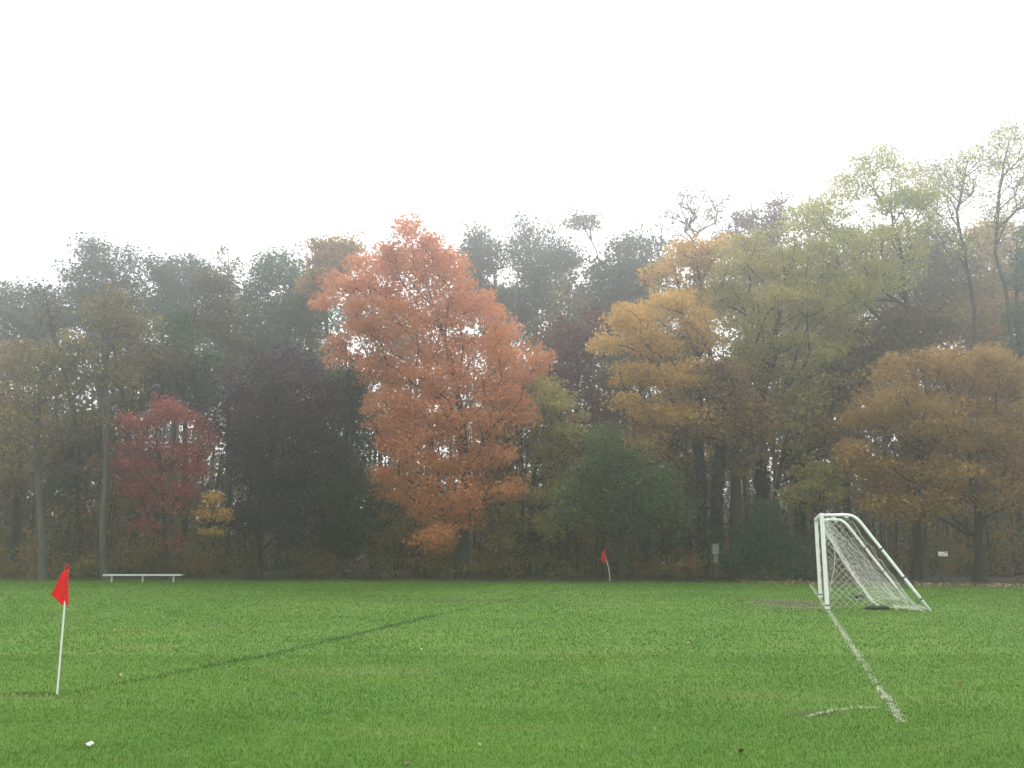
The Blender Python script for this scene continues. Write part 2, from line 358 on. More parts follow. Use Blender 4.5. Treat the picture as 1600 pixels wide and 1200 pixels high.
def skeleton(base, trunk, clumps, R):
    """connect leaf clumps to the trunk by short upward-growing limbs; returns chains of (pts, radii), trunk first"""
    nodes = [np.array(p) for p in trunk]; par = [-1]+list(range(len(trunk)-1)); plen = [0.0]
    for a, b in zip(trunk[:-1], trunk[1:]): plen.append(plen[-1]+np.linalg.norm(np.array(b)-a))
    zmin = trunk[0][2]
    d = [np.min(np.linalg.norm(np.array(trunk)-c, axis=1)) for c in clumps]
    order = np.argsort(d)
    NP = np.zeros((len(trunk)+len(clumps)*14+10, 3)); NP[:len(nodes)] = nodes; PL = np.zeros(len(NP)); PL[:len(nodes)] = plen
    n = len(nodes); ends = []
    hmin = zmin + .12*(max(p[2] for p in trunk)-zmin)
    for k in order:
        c = clumps[k]
        dv = c-NP[:n]; dist = np.linalg.norm(dv, axis=1); hz = np.linalg.norm(dv[:, :2], axis=1)
        cost = dist+.28*PL[:n]+2.5*np.clip(.35*hz-dv[:, 2], 0, None)
        cost[NP[:n, 2] < hmin] += 5
        j = int(np.argmin(cost)); p0 = NP[j].copy(); L = dist[j]
        m = max(1, min(12, int(L/.55)))
        mid = (p0+c)/2 + rng.normal(0, .07*L, 3); mid[2] += .10*L*(1 if rng.random() < .7 else -.6)
        prev = j
        for s in range(1, m+1):
            t = s/m; p = (1-t)**2*p0+2*t*(1-t)*mid+t*t*c
            if s < m: p = p+rng.normal(0, .035, 3)
            NP[n] = p; PL[n] = PL[prev]+np.linalg.norm(p-NP[prev]); par.append(prev); prev = n; n += 1
        ends.append(prev)
    cnt = np.zeros(n); cnt[ends] += 1
    for k in range(n-1, 0, -1): cnt[par[k]] += cnt[k]
    cnt = np.maximum(cnt, .35); tot = cnt[0]
    rad = .007+(R-.007)*(cnt/tot)**.60
    kids = [[] for _ in range(n)]
    for k in range(1, n): kids[par[k]].append(k)
    T = len(trunk); chains = []; stack = []
    main = list(range(T))
    rr = rad[main].copy(); hgt = np.array([NP[k][2]-zmin for k in main]); rr = np.minimum(rr, R*(1-.55*hgt/max(hgt.max(), .1)))
    rr = np.maximum(rr, .012); rr *= 1+.55*np.exp(-hgt/.35)
    chains.append((NP[main], rr))
    for k in main:
        for c in kids[k]:
            if c >= T: stack.append((k, c))
    while stack:
        a, b = stack.pop(); pts = [NP[a], NP[b]]; rs = [min(rad[b]*1.1, .9*rad[a]), rad[b]]; cur = b
        while kids[cur]:
            ks = sorted(kids[cur], key=lambda q: -cnt[q])
            for q_ in ks[1:]: stack.append((cur, q_))
            cur = ks[0]; pts.append(NP[cur]); rs.append(rad[cur])
        rs[-1] *= .5
        chains.append((np.array(pts), np.array(rs)))
    return chains
def twigs(cent, k, L):
    ch = []
    for c in cent:
        for _ in range(k):
            d = rng.normal(0, 1, 3); d[2] = abs(d[2])*.9+.25; d /= np.linalg.norm(d); l = L*rng.uniform(.5, 1.2)
            e = rng.normal(0, .12, 3)*l
            ch.append((np.array([c, c+d*l*.5+e, c+d*l+e*.5]), np.array([.008, .006, .003])))
    return ch
def tree(name, label, cat, u, Y, lobes, mat, n_leaf, leaf=.17, R=.18, csig=.42, flat=.6, clumps=140, group='trees along the edge of the wood',
         bark='brown', lead=.82, path=None, tw=0, twl=.8, fill=.42, ivy=None, depth=.5, extra=None, double=True, grad=0.0):
    bx = at(u, 907, Y); base = np.array([bx[0], Y, float(hill(bx[0], Y))])
    W = [(at(lu, lv, Y), lru*Y/FPX, lrv*Y/FPX) for lu, lv, lru, lrv in lobes]
    cx = np.average([q_[0][0] for q_ in W], weights=[q_[1] for q_ in W]); half = max(abs(q_[0][0]-cx)+q_[1] for q_ in W)
    cen, rad, vol = [], [], []
    for (lu, lv, lru, lrv), (c, rx, rz) in zip(lobes, W):
        dep = math.sqrt(max(0, half**2-(c[0]-cx)**2))*depth
        for s in ((-1, 1) if double else (0,)):
            Yk = Y+s*dep*rng.uniform(.45, 1.0)
            ck = at(lu, lv, Yk); cen.append(ck); ry = .9*max(rx, rz); rad.append((rx, ry, rz)); vol.append((rx*ry*rz)**.75)
    vol = np.array(vol); pick = rng.choice(len(cen), clumps, p=vol/vol.sum())
    d = rng.normal(0, 1, (clumps, 3)); d /= np.linalg.norm(d, axis=1)[:, None]
    rr = rng.uniform(.05, 1, clumps)**fill
    CP = np.array(cen)[pick]+d*rr[:, None]*np.array(rad)[pick]*.92
    CP[:, 2] = np.maximum(CP[:, 2], hill(CP[:, 0], CP[:, 1])+.25)
    top = CP[:, 2].max(); zt = base[2]+lead*(top-base[2])
    ctr = CP.mean(0)
    if path is None:
        m = max(6, int((zt-base[2])/.9)); tr = []
        wob = rng.normal(0, .10, (m+1, 2)); wob = np.cumsum(wob, 0)*.6
        for s in range(m+1):
            t = s/m; p = base*(1-t)+np.array([ctr[0], Y, zt])*t; e = max(0, t-.0)
            p[0] = base[0]+(ctr[0]-base[0])*min(1, t**1.6)+wob[s][0]*t; p[1] = base[1]+wob[s][1]*t; p[2] = base[2]+(zt-base[2])*t
            tr.append(p)
        tr[0][2] -= .15
    else:
        kp = [base-np.array([0, 0, .15])]+[at(pu, pv, Y+dy) for pu, pv, dy in path]; tr = []
        for a, b in zip(kp[:-1], kp[1:]):
            m = max(2, int(np.linalg.norm(b-a)/.9))
            for s in range(m): tr.append(a+(b-a)*s/m+(rng.normal(0, .035, 3) if s or len(tr) else 0))
        tr.append(kp[-1])
    root = thing(name, label, cat, base, group)
    ch = skeleton(base, tr, CP, R)
    lim = ch[1:]+(twigs(CP, tw, twl) if tw else [])
    if extra: lim += extra(base)
    loc = base
    so = lambda r: 10 if r > .12 else (6 if r > .05 else (4 if r > .025 else 3))
    v, ix = tubes(ch[:1], so); link('trunk', make_mesh('trunk', v-loc, 4, ix, smooth=True), BARK[bark], root)
    v, ix = tubes(lim, so); ob = link('branches', make_mesh('branches', v-loc, 4, ix, smooth=True), BARK[bark], root); ob['kind'] = 'stuff'
    if n_leaf:
        # neighbouring clumps share a tint
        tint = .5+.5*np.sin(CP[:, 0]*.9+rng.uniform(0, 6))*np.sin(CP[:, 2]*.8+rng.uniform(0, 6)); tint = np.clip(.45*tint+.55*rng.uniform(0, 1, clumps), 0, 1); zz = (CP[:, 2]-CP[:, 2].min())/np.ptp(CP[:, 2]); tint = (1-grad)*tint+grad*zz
        v, lr, cr = leaves(CP, max(1, n_leaf//clumps), csig, flat, leaf, crnd=tint)
        o = link('crown', make_mesh('crown', v-loc, 4, np.arange(len(v)), {'leafrnd': lr, 'clumprnd': cr}), LEAF[mat], root); o['kind'] = 'stuff'
    if ivy:
        z0, z1, th, n = ivy; P, Rr = ch[0]
        s = rng.uniform(z0, z1, n)+base[2]; px = np.interp(s, P[:, 2], P[:, 0]); py = np.interp(s, P[:, 2], P[:, 1]); pr = np.interp(s, P[:, 2], Rr)
        a = rng.uniform(0, 2*np.pi, n); e = pr+rng.uniform(0, 1, n)**2*th*(.6+.4*np.sin(s*1.7+a))
        cc = np.stack([px+np.cos(a)*e, py+np.sin(a)*e, s], 1)
        v, lr, cr = leaves(cc, 1, .03, 1, .15)
        o = link('ivy', make_mesh('ivy', v-loc, 4, np.arange(len(v)), {'leafrnd': lr, 'clumprnd': cr}), LEAF['ivy'], root); o['kind'] = 'stuff'
    return root

#TREES
# --- the edge row, left to right
tree('ash_tree', 'grey forked tree with sparse yellow leaves left of the bench, near left edge', 'tree', 66, 41.5,
     [(35,650,48,32),(85,615,45,30),(55,690,50,24),(20,590,30,35),(10,720,30,30),(110,660,30,30),(60,560,50,40)], 'yellow', 4200, .13, .17, .40, .5, 120, bark='grey', tw=3, twl=.9,
     path=[(62,800,0),(58,700,.1),(62,600,.3),(80,520,.5)], extra=None)
tree('ash_tree', 'straight pale grey trunk rising just left of the bench, thin yellow leaves above', 'tree', 163, 41.2,
     [(150,530,45,35),(195,590,28,40),(125,580,40,40),(160,480,50,35),(100,540,35,40),(185,650,20,30),(215,520,35,45)], 'yellow', 2800, .15, .17, .32, .5, 120, bark='grey',
     path=[(164,800,0),(167,700,0),(158,620,.1),(172,540,.3),(160,470,.4)], tw=3, twl=1.0)
tree('dead_tree', 'dark leaning bare snag poking above the yellow tree at left', 'tree', 128, 46,
     [(100,560,35,50),(70,470,14,30),(85,500,22,35),(140,590,30,30)], 'oakbrown', 700, .16, .17, .3, .6, 45, bark='dark', lead=.98,
     path=[(120,680,0),(104,600,0),(88,530,0),(72,462,0),(67,428,0)], tw=4, twl=.9)
tree('dogwood_tree', 'small red-leaved tree in tiers behind the right end of the bench', 'tree', 257, 41.2,
     [(258,648,48,22),(215,662,26,20),(305,662,24,22),(222,700,36,17),(290,704,36,18),(187,735,18,15),(250,725,40,15),(228,758,38,16),(282,762,28,16),(250,793,30,12),(302,735,22,14),(205,725,30,20),(325,690,12,20),(262,632,20,12),(215,775,22,12),(300,782,20,10),(245,822,32,10),(285,838,18,8)],
     'red', 14000, .115, .13, .34, .55, 130, bark='dark')
tree('maple_sapling', 'slim orange-leaved sapling right of the small red tree', 'sapling', 331, 40.6,
     [(335,780,14,14),(325,805,13,12),(347,803,10,12),(334,832,15,10)], 'gold', 1300, .12, .035, .22, .55, 22, bark='brown', group='saplings at the field edge')
tree('purple_beech', 'broad dark purple-leaved tree between the red tree and orange maple', 'tree', 398, 43,
     [(440,575,60,32),(392,610,55,40),(465,615,75,45),(360,650,32,45),(420,670,70,50),(380,720,45,50),(450,740,60,50),(490,680,55,55),(400,790,55,40),(465,810,55,40)],
     'crimson', 30000, .15, .26, .45, .6, 190, bark='dark')
tree('linden_tree', 'dark green tree in shade at left side of the orange maple', 'tree', 545, 46,
     [(540,610,40,50),(520,680,55,60),(575,690,40,50),(545,760,60,50),(500,790,50,45),(590,800,35,45),(540,830,55,35),(470,840,45,30)],
     'darkgreen', 24000, .16, .24, .45, .6, 150, bark='dark')
tree('maple_tree', 'largest orange-red maple standing tall in the centre', 'tree', 722, 42,
     [(637,360,10,22),(637,366,12,24),(634,378,20,26),(640,352,7,14),(662,380,13,22),(664,388,18,24),(610,398,18,20),(690,394,16,22),(500,470,22,24),(612,394,13,20),(690,388,11,22),(714,408,11,18),(575,402,15,14),(640,405,45,30),(600,640,28,34),(622,690,34,34),(700,720,45,35),(815,640,28,30),(690,850,28,12),(690,435,55,45),(590,432,62,38),(545,455,40,34),(560,500,58,45),(640,500,75,52),(735,495,52,50),
      (545,552,38,30),(600,575,55,48),(690,580,75,55),(785,535,48,45),(825,575,38,40),(775,605,55,45),(610,620,36,32),(660,650,62,45),(735,660,60,45),(760,710,48,30),
      (640,700,45,30),(620,750,42,28),(595,775,26,11),(660,770,52,30),(700,800,50,30),(672,835,34,16),(745,770,38,30),(800,770,30,25)],
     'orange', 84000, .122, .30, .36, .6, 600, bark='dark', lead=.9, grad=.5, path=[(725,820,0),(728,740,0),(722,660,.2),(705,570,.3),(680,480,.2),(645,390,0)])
tree('birch_tree', 'olive and gold tree right behind the big orange maple, forked dark trunk', 'tree', 823, 45.5,
     [(850,625,50,40),(880,670,40,40),(825,690,48,48),(860,750,48,42),(800,790,45,40),(850,815,45,30),(890,740,30,35),(780,830,35,25)],
     'olive', 17000, .16, .16, .42, .5, 130, bark='dark')
tree('hornbeam_tree', 'small rounded green tree behind the far red flag', 'tree', 972, 41,
     [(955,725,52,36),(1005,755,50,36),(922,755,42,36),(980,795,75,32),(1050,790,30,32),(902,795,28,28),(940,688,26,20),(1040,755,25,20)],
     'midgreen', 24000, .135, .16, .42, .8, 170, bark='dark')
tree('wild_cherry', 'wine-red thin tree showing between the orange maple and golden tree', 'tree', 893, 51,
     [(890,540,50,38),(930,510,35,30),(880,600,45,40),(920,650,40,45),(895,700,45,35)], 'wine', 9000, .17, .17, .45, .6, 90, bark='dark')
tree('hickory_tree', 'bright golden-orange tree right of the orange maple, leaves in spreading tiers', 'tree', 1096, 44.5,
     [(985,495,36,24),(1050,480,40,26),(948,542,32,18),(1025,535,55,30),(1085,515,38,38),(995,585,48,22),(1070,590,45,35),(1045,645,48,28),(985,635,38,20),(1015,690,36,24),(1095,650,30,35)],
     'gold', 32000, .13, .22, .42, .48, 210, bark='dark', path=[(1098,800,0),(1092,690,0),(1096,600,0),(1085,520,0),(1060,470,0)], ivy=(0, 8, .14, 1500))
tree('hickory_tree', 'golden tree with bare twig top above the green-grey oaks', 'tree', 1112, 51,
     [(1080,395,46,24),(1040,430,32,26),(1110,425,34,34),(1125,385,26,22),(1090,460,45,30)], 'gold', 9000, .17, .22, .42, .5, 95, bark='dark',
     path=[(1125,700,0),(1112,560,0),(1095,450,0),(1085,370,0)], lead=.95)
tree('bare_tree', 'leafless fan of twigs standing above the golden tree top', 'tree', 1075, 53,
     [(1075,335,42,38),(1125,330,28,36),(1038,345,24,22),(1085,305,30,18)], 'oakbrown', 900, .11, .12, .45, .7, 120, bark='brown',
     path=[(1088,600,0),(1085,450,0),(1082,380,0)], tw=8, twl=.8)
tree('locust_tree', 'broad pale olive tree on an ivy-clad trunk right of the golden tree', 'tree', 1188, 47,
     [(1190,400,70,42),(1255,410,70,45),(1155,455,55,42),(1235,480,80,42),(1310,470,52,48),(1180,535,62,38),(1262,555,72,38),(1325,540,42,45),(1210,600,55,34),(1285,610,52,36),(1150,590,40,40)],
     'olive', 52000, .13, .34, .46, .45, 340, bark='dark', path=[(1190,800,0),(1187,700,0),(1190,600,0),(1215,500,0),(1235,400,0)], ivy=(0, 13, .24, 4200))
tree('locust_tree', 'tallest pale yellow-green tree with airy crown near the right edge', 'tree', 1432, 48.5,
     [(1362,248,42,22),(1412,265,36,28),(1335,290,40,22),(1400,315,52,28),(1295,325,42,26),(1440,305,26,34),(1365,375,52,32),(1330,415,45,30),(1420,390,40,40),(1260,345,40,28),(1300,380,50,30),(1440,345,30,30),(1375,430,50,36),(1335,455,45,34)],
     'palegreen', 34000, .12, .22, .44, .45, 290, bark='dark', path=[(1432,700,0),(1428,540,0),(1412,450,0),(1405,380,0),(1385,300,0)], lead=.95)
tree('bare_tree', 'nearly leafless tree with curving dark limbs against sky, upper right', 'tree', 1528, 50,
     [(1495,285,48,60),(1468,330,26,50),(1530,240,40,36),(1505,380,45,40),(1450,260,20,30)], 'palegreen', 5200, .11, .15, .5, .6, 150, bark='dark',
     path=[(1528,600,0),(1522,480,0),(1508,400,0),(1495,330,0),(1512,250,0)], tw=8, twl=.8)
tree('bare_tree', 'nearly leafless leaning tree at the far right edge, thin twigs above', 'tree', 1596, 49,
     [(1570,250,34,50),(1600,300,36,55),(1555,330,28,40),(1580,210,28,24),(1630,260,30,60)], 'palegreen', 5600, .11, .15, .5, .6, 150, bark='dark',
     path=[(1590,600,0),(1574,470,0),(1556,390,0),(1560,300,0),(1575,230,0)], tw=8, twl=.8)
tree('oak_tree', 'wide rust-brown tree overhanging the field edge behind the goal', 'tree', 1531, 39.8,
     [(1400,585,45,28),(1470,568,52,28),(1550,580,55,40),(1620,610,60,55),(1352,645,40,34),(1430,650,72,42),(1520,670,75,52),(1610,700,70,60),(1345,715,32,28),(1395,745,55,36),(1480,750,62,40),(1570,765,60,36),(1432,790,45,22),(1385,790,28,14),(1650,760,50,40)],
     'rust', 72000, .125, .24, .44, .52, 460, bark='dark', path=[(1529,840,0),(1528,790,0),(1515,720,0),(1500,640,0)], lead=.85)
tree('dark_yew', 'low dark evergreen bush between the post box and the goal', 'bush', 1192, 41.2,
     [(1192,800,26,24),(1190,845,55,34),(1150,872,42,26),(1235,868,38,30),(1190,885,70,16)], 'darkgreen', 15000, .12, .12, .32, .6, 120, bark='dark', group='bushes at the field edge')
tree('spicebush', 'low yellow-green bush at the foot of the pale grey trunk', 'bush', 140, 40.8,
     [(140,885,22,14),(150,870,12,10),(128,892,12,10)], 'yellow', 900, .11, .03, .2, .6, 24, bark='brown', group='bushes at the field edge')
tree('brown_oak', 'dark straight trunk beside a grey one left of the white sign, brown leaves', 'tree', 1432, 41.6,
     [(1420,700,40,40),(1450,660,40,40),(1400,740,30,25)], 'brown', 4000, .16, .19, .4, .55, 45, bark='dark', path=[(1433,830,0),(1436,740,0),(1440,660,0)], lead=.95)
tree('grey_ash', 'thin grey trunk close right of the dark trunk behind the goal', 'tree', 1443, 42.4,
     [(1450,640,30,35),(1465,690,25,25)], 'brown', 1800, .16, .10, .4, .55, 30, bark='grey', path=[(1444,830,0),(1446,740,0),(1452,640,0)], lead=.95)
# --- trunks and mid trees inside the wood
MID = 'trees inside the wood'
tree('brown_oak', 'thick ivy-covered trunk right of the small green tree', 'tree', 1120, 43.5,
     [(1130,600,40,40),(1110,660,35,35),(1150,650,30,30)], 'brown', 6000, .17, .30, .45, .5, 60, MID, 'dark', path=[(1120,800,0),(1122,700,0),(1126,600,0)], ivy=(0, 9, .16, 2400))
tree('brown_oak', 'broad bare dark trunk left of the tall ivy-clad trunk', 'tree', 1150, 46,
     [(1165,650,40,40),(1140,700,30,30)], 'gold', 5000, .17, .34, .42, .5, 60, MID, 'brown', path=[(1148,780,0),(1146,680,0),(1150,600,0)])
tree('brown_oak', 'slender trunk leaning left beneath the pale olive tree', 'tree', 1166, 44.2,
     [(1160,720,25,25),(1180,690,25,25),(1205,660,25,30)], 'brown', 3500, .16, .10, .4, .5, 40, MID, 'dark', path=[(1167,800,0),(1163,730,0),(1172,680,0)])
tree('brown_oak', 'slender dark trunk leaning right behind the goal', 'tree', 1205, 45,
     [(1235,640,35,40),(1255,690,30,30),(1270,745,32,22)], 'olive', 6000, .16, .14, .42, .5, 55, MID, 'dark', path=[(1209,790,0),(1222,720,0),(1240,640,0)])
tree('brown_oak', 'ivy-clad trunk directly left of the goal top', 'tree', 1251, 45.5,
     [(1262,640,35,45),(1290,680,30,35),(1240,720,25,30)], 'brown', 6000, .17, .24, .45, .5, 60, MID, 'dark', path=[(1251,790,0),(1249,700,0),(1258,620,0)], ivy=(0, 10, .16, 2400))
tree('brown_oak', 'olive-brown tree filling behind the rust-brown tree, leaning limb', 'tree', 1330, 47,
     [(1310,620,40,45),(1350,560,45,45),(1330,690,40,40),(1400,520,45,45),(1450,500,45,45)], 'oakbrown', 14000, .17, .24, .45, .55, 120, MID, 'dark', path=[(1322,780,0),(1338,680,0),(1346,580,0)])
tree('brown_oak', 'low olive-leaved tree just left of the goal top', 'tree', 1275, 43.5,
     [(1280,770,40,22),(1250,780,25,18),(1300,740,25,20)], 'olive', 4500, .14, .08, .36, .45, 50, MID, 'dark')
tree('brown_oak', 'dull brown tree at left edge behind the forked grey tree', 'tree', 20, 48,
     [(20,570,50,45),(-20,640,45,55),(30,660,40,45),(90,690,40,45),(10,740,45,45)], 'brown', 14000, .17, .22, .45, .55, 120, MID, 'dark')
tree('brown_oak', 'dim olive-brown tree behind the pale grey trunk', 'tree', 205, 48,
     [(180,500,50,45),(230,560,50,50),(190,620,45,50),(150,680,45,50),(120,760,45,50),(210,780,40,50)], 'oakbrown', 17000, .17, .22, .45, .6, 140, MID, 'dark')
tree('brown_oak', 'green-leaved tree standing above the small red tree', 'tree', 285, 50,
     [(275,510,32,35),(300,570,45,45),(250,600,40,40),(320,620,25,35)], 'green', 12000, .17, .2, .45, .6, 100, MID, 'dark')
tree('brown_oak', 'grey-brown thin tree over the purple tree, pale bent limb', 'tree', 352, 52,
     [(350,500,40,50),(330,450,30,40),(370,560,30,35)], 'oakbrown', 7000, .17, .18, .45, .6, 80, MID, 'grey', tw=1)
tree('brown_oak', 'dim brown tree under the golden tree, right of the small green tree', 'tree', 1040, 47,
     [(1040,680,45,40),(1000,720,40,40),(1070,740,40,40),(1030,790,50,40),(1090,800,40,40)], 'brown', 12000, .17, .22, .45, .55, 100, MID, 'dark')
tree('brown_oak', 'dark trunk behind the right side of the orange maple', 'tree', 782, 47,
     [(790,660,40,45),(820,620,35,40),(770,730,40,40),(800,850,45,25)], 'brown', 9000, .17, .24, .45, .55, 80, MID, 'dark')
tree('brown_oak', 'brown-leaved low tree left of the orange maple trunk', 'tree', 620, 46,
     [(640,840,40,22),(600,850,40,20),(660,800,30,25),(690,860,30,20)], 'brown', 6000, .15, .09, .4, .5, 60, MID, 'dark')
# --- crowns further back
BK = 'tall trees at the back of the wood'
tree('oak_tree', 'grey-green oak crown rising highest at left, above the bench', 'tree', 160, 66,
     [(150,395,34,20),(120,425,24,25),(165,430,40,35),(205,410,14,24),(195,450,30,30),(140,470,45,30),(180,510,45,35)], 'oak', 18700, .17, .3, .62, .7, 143, BK, 'dark')
tree('oak_tree', 'rounded grey-green oak crown above the small red tree', 'tree', 262, 68,
     [(250,425,34,20),(290,420,30,18),(320,440,30,26),(265,470,50,35),(300,510,45,40)], 'oak', 20400, .17, .3, .62, .7, 143, BK, 'dark')
tree('poplar_tree', 'thin wispy twig top poking up left of the dark green oak', 'tree', 352, 64,
     [(345,395,10,22),(352,430,14,25),(368,415,8,18),(355,470,18,30)], 'oakbrown', 1190, .17, .14, .35, .8, 40, BK, 'grey', lead=.97, tw=2, twl=.8)
tree('oak_tree', 'dark green oak crown at upper left of the orange maple', 'tree', 440, 62,
     [(440,410,28,22),(465,440,32,36),(415,425,22,26),(400,470,25,35),(450,490,45,40),(490,500,30,45),(430,540,45,35)], 'green', 22100, .17, .3, .62, .7, 156, BK, 'dark')
tree('oak_tree', 'low grey-green oak crown at the far left edge', 'tree', 25, 66,
     [(25,465,38,22),(75,470,28,22),(-20,470,40,25),(40,510,55,35),(100,500,35,30),(-20,530,40,40)], 'oak', 20400, .17, .3, .62, .7, 143, BK, 'dark')
tree('maple_tree', 'orange-topped green tree peeking over left shoulder of the big maple', 'tree', 520, 58,
     [(505,388,26,13),(540,385,26,14),(520,410,40,20),(500,440,35,30)], 'rust', 10200, .17, .2, .45, .6, 70, BK, 'dark')
tree('oak_tree', 'narrow blue-green oak crown at upper right of the orange maple', 'tree', 752, 66,
     [(745,378,26,20),(755,410,34,28),(745,450,30,35),(775,480,35,40)], 'oak', 16150, .17, .28, .58, .7, 123, BK, 'dark')
tree('oak_tree', 'broad blue-green oak crown behind, centre of the skyline', 'tree', 835, 70,
     [(822,358,28,16),(858,372,26,20),(800,385,24,24),(835,405,50,35),(880,400,34,34),(850,460,55,40),(810,500,40,45),(880,510,45,40)], 'oak', 25500, .17, .34, .62, .7, 182, BK, 'dark')
tree('oak_tree', 'small airy tuft crown on a bare fork above the skyline centre', 'tree', 942, 68,
     [(900,332,18,9),(915,345,24,9),(890,350,14,10),(928,352,10,10)], 'oakbrown', 1360, .17, .12, .40, .6, 30, BK, 'dark', path=[(945,560,0),(940,430,0),(932,392,0),(915,360,0)], lead=.98)
tree('oak_tree', 'dense dark oak crown left of the golden twig-topped tree', 'tree', 985, 66,
     [(965,385,18,18),(995,378,28,14),(1025,385,22,18),(980,420,38,30),(1010,430,36,34),(960,460,36,38),(1000,480,40,35),(938,430,22,32),(925,480,30,36)], 'oak', 23800, .17, .3, .62, .7, 156, BK, 'dark')
tree('maple_tree', 'reddish bare-twigged crown between golden and pale olive trees', 'tree', 1170, 62,
     [(1165,345,24,20),(1140,375,26,22),(1195,370,24,24),(1215,335,14,30),(1175,400,40,25)], 'wine', 9350, .17, .24, .48, .65, 80, BK, 'brown', tw=2, twl=1.0)
tree('oak_tree', 'orange-brown crown behind the curving bare limbs at right', 'tree', 1545, 66,
     [(1540,365,34,20),(1570,385,36,28),(1520,400,32,32),(1550,430,50,35),(1600,430,40,40),(1560,490,55,40),(1510,470,40,40)], 'rust', 23800, .17, .3, .62, .7, 156, BK, 'dark')
tree('oak_tree', 'dull grey-brown crown behind the tallest pale tree at right', 'tree', 1465, 64,
     [(1465,365,30,18),(1440,390,32,28),(1480,400,36,34),(1460,450,50,40),(1420,480,40,40),(1395,410,36,36),(1370,460,40,40)], 'oakbrown', 18700, .17, .28, .62, .7, 130, BK, 'dark')
tree('pine_tree', 'dark green pine cut off by the right edge', 'tree', 1612, 52,
     [(1605,365,14,20),(1602,400,22,20),(1608,440,26,25),(1600,490,30,28),(1612,540,34,30),(1600,580,34,20)], 'green', 12000, .15, .2, .4, .45, 110, BK, 'dark', lead=.97)

tree('brown_oak', 'dim brown tree closing the gap above the rust-brown tree at right', 'tree', 1500, 57,
     [(1500,500,50,45),(1560,535,50,40),(1605,480,45,50),(1450,545,45,40),(1625,560,40,45),(1500,590,60,40),(1580,610,60,40)], 'brown', 24000, .17, .26, .6, .7, 150, MID, 'dark')
tree('brown_oak', 'dim olive-brown tree behind the golden tree, above the small green tree', 'tree', 1010, 58,
     [(1000,560,50,45),(950,600,45,45),(1050,560,40,45),(1000,650,55,45),(930,680,40,45),(1080,640,40,45)], 'oakbrown', 22000, .17, .26, .6, .7, 140, MID, 'dark')
tree('locust_tree', 'hazy olive tree filling the gaps behind the broad pale olive tree', 'tree', 1275, 60,
     [(1200,420,50,40),(1270,430,55,40),(1340,450,45,45),(1230,500,55,45),(1310,520,55,45),(1180,560,50,45),(1260,580,55,45),(1150,480,40,45),(1350,580,40,40)], 'olive', 24000, .17, .28, .6, .75, 170, MID, 'dark')
tree('linden_tree', 'dark green tree seen between purple tree and upper left oaks', 'tree', 395, 56,
     [(385,520,35,35),(420,560,45,40),(350,590,40,40),(480,570,40,40),(400,620,50,40)], 'darkgreen', 18000, .17, .26, .6, .7, 110, MID, 'dark')
# ------------------------------------------------------------------ masses: far wood, undergrowth, fallen leaves
skyl = ([-400, 0, 100, 215, 330, 500, 700, 760, 940, 1040, 1150, 1300, 1440, 1600, 2000], [470, 470, 450, 440, 450, 425, 415, 395, 400, 400, 375, 360, 360, 345, 330])
Vc, Lr, Cr, ch = [], [], [], []
for k in range(88):
    Yk = rng.uniform(58, 92); u = -230+k*(2060/88)+rng.uniform(-14, 14)
    vt = np.interp(u, *skyl)+rng.uniform(0, 90)*(1 if k % 3 else .2)
    p = at(u, vt, Yk); b = np.array([p[0], Yk, float(hill(p[0], Yk))]); H = p[2]-b[2]
    nC = 58; z = rng.uniform(.02, 1, nC)**1.15*.97; prof = np.where(z < .5, 1, np.sin(np.clip(z, .05, 1)*np.pi)**.6)*rng.uniform(2.3, 3.6)
    a = rng.uniform(0, 2*np.pi, nC); r = prof*rng.uniform(.2, 1, nC)**.5
    cc = np.stack([b[0]+np.cos(a)*r, Yk+np.sin(a)*r, b[2]+z*H], 1)
    cc[:, 2] = np.minimum(cc[:, 2], b[2]+H)
    tone = rng.uniform(0, 1); v, l, c = leaves(cc, 42, .72, .7, .32, crnd=np.clip(tone+rng.normal(0, .12, nC), 0, 1)); Vc.append(v); Lr.append(l); Cr.append(c)
    ch.append((np.array([b-[0, 0, .3], b+[0, 0, H*.4], b+[rng.normal(0, .4), 0, H*.85]]), np.array([rng.uniform(.16, .32), .15, .03])))
v = np.concatenate(Vc); fw = link('far_wood', make_mesh('far_wood', v, 4, np.arange(len(v)), {'leafrnd': np.concatenate(Lr), 'clumprnd': np.concatenate(Cr)}), LEAF['farwood'])
tag(fw, 'dim mass of woodland filling the gaps behind the nearer trees', 'wood', kind='stuff')
v, ix = tubes(ch, lambda r: 6); o = link('trunks', make_mesh('trunks', v, 4, ix, smooth=True), BARK['dark'], fw); o['kind'] = 'stuff'
Vc, Lr, Cr, ch = [], [], [], []
for k in range(300):
    x = rng.uniform(-34, 34); e = float(edge_y(x)); Yk = e + 1.9 + rng.uniform(0, 1)**1.1*12
    if 10.5 < x < 13.2 and Yk < 44 and rng.random() < .7: continue
    if 14.5 < x < 23 and Yk < 43.5: continue
    hgt = rng.uniform(.3, 1.2)+.16*max(0, Yk-e-2)+(rng.uniform(.5, 2.2) if rng.random() < .22 else 0)
    if x > 15: hgt *= .6
    g0 = float(hill(x, Yk)); nC = rng.integers(5, 11)
    cc = np.stack([x+rng.normal(0, .55, nC), Yk+rng.normal(0, .4, nC), g0+rng.uniform(.15, 1, nC)*hgt], 1)
    tone = rng.uniform(0, 1)
    v, l, c = leaves(cc, 23, .27, .7, .13, crnd=np.clip(tone+rng.normal(0, .15, nC), 0, 1)); Vc.append(v); Lr.append(l); Cr.append(c)
    for q_ in cc[:4]: ch.append((np.array([[x+rng.normal(0, .1), Yk, g0-.05], (q_+[x, Yk, g0])/2+rng.normal(0, .05, 3), q_]), np.array([.014, .011, .005])))
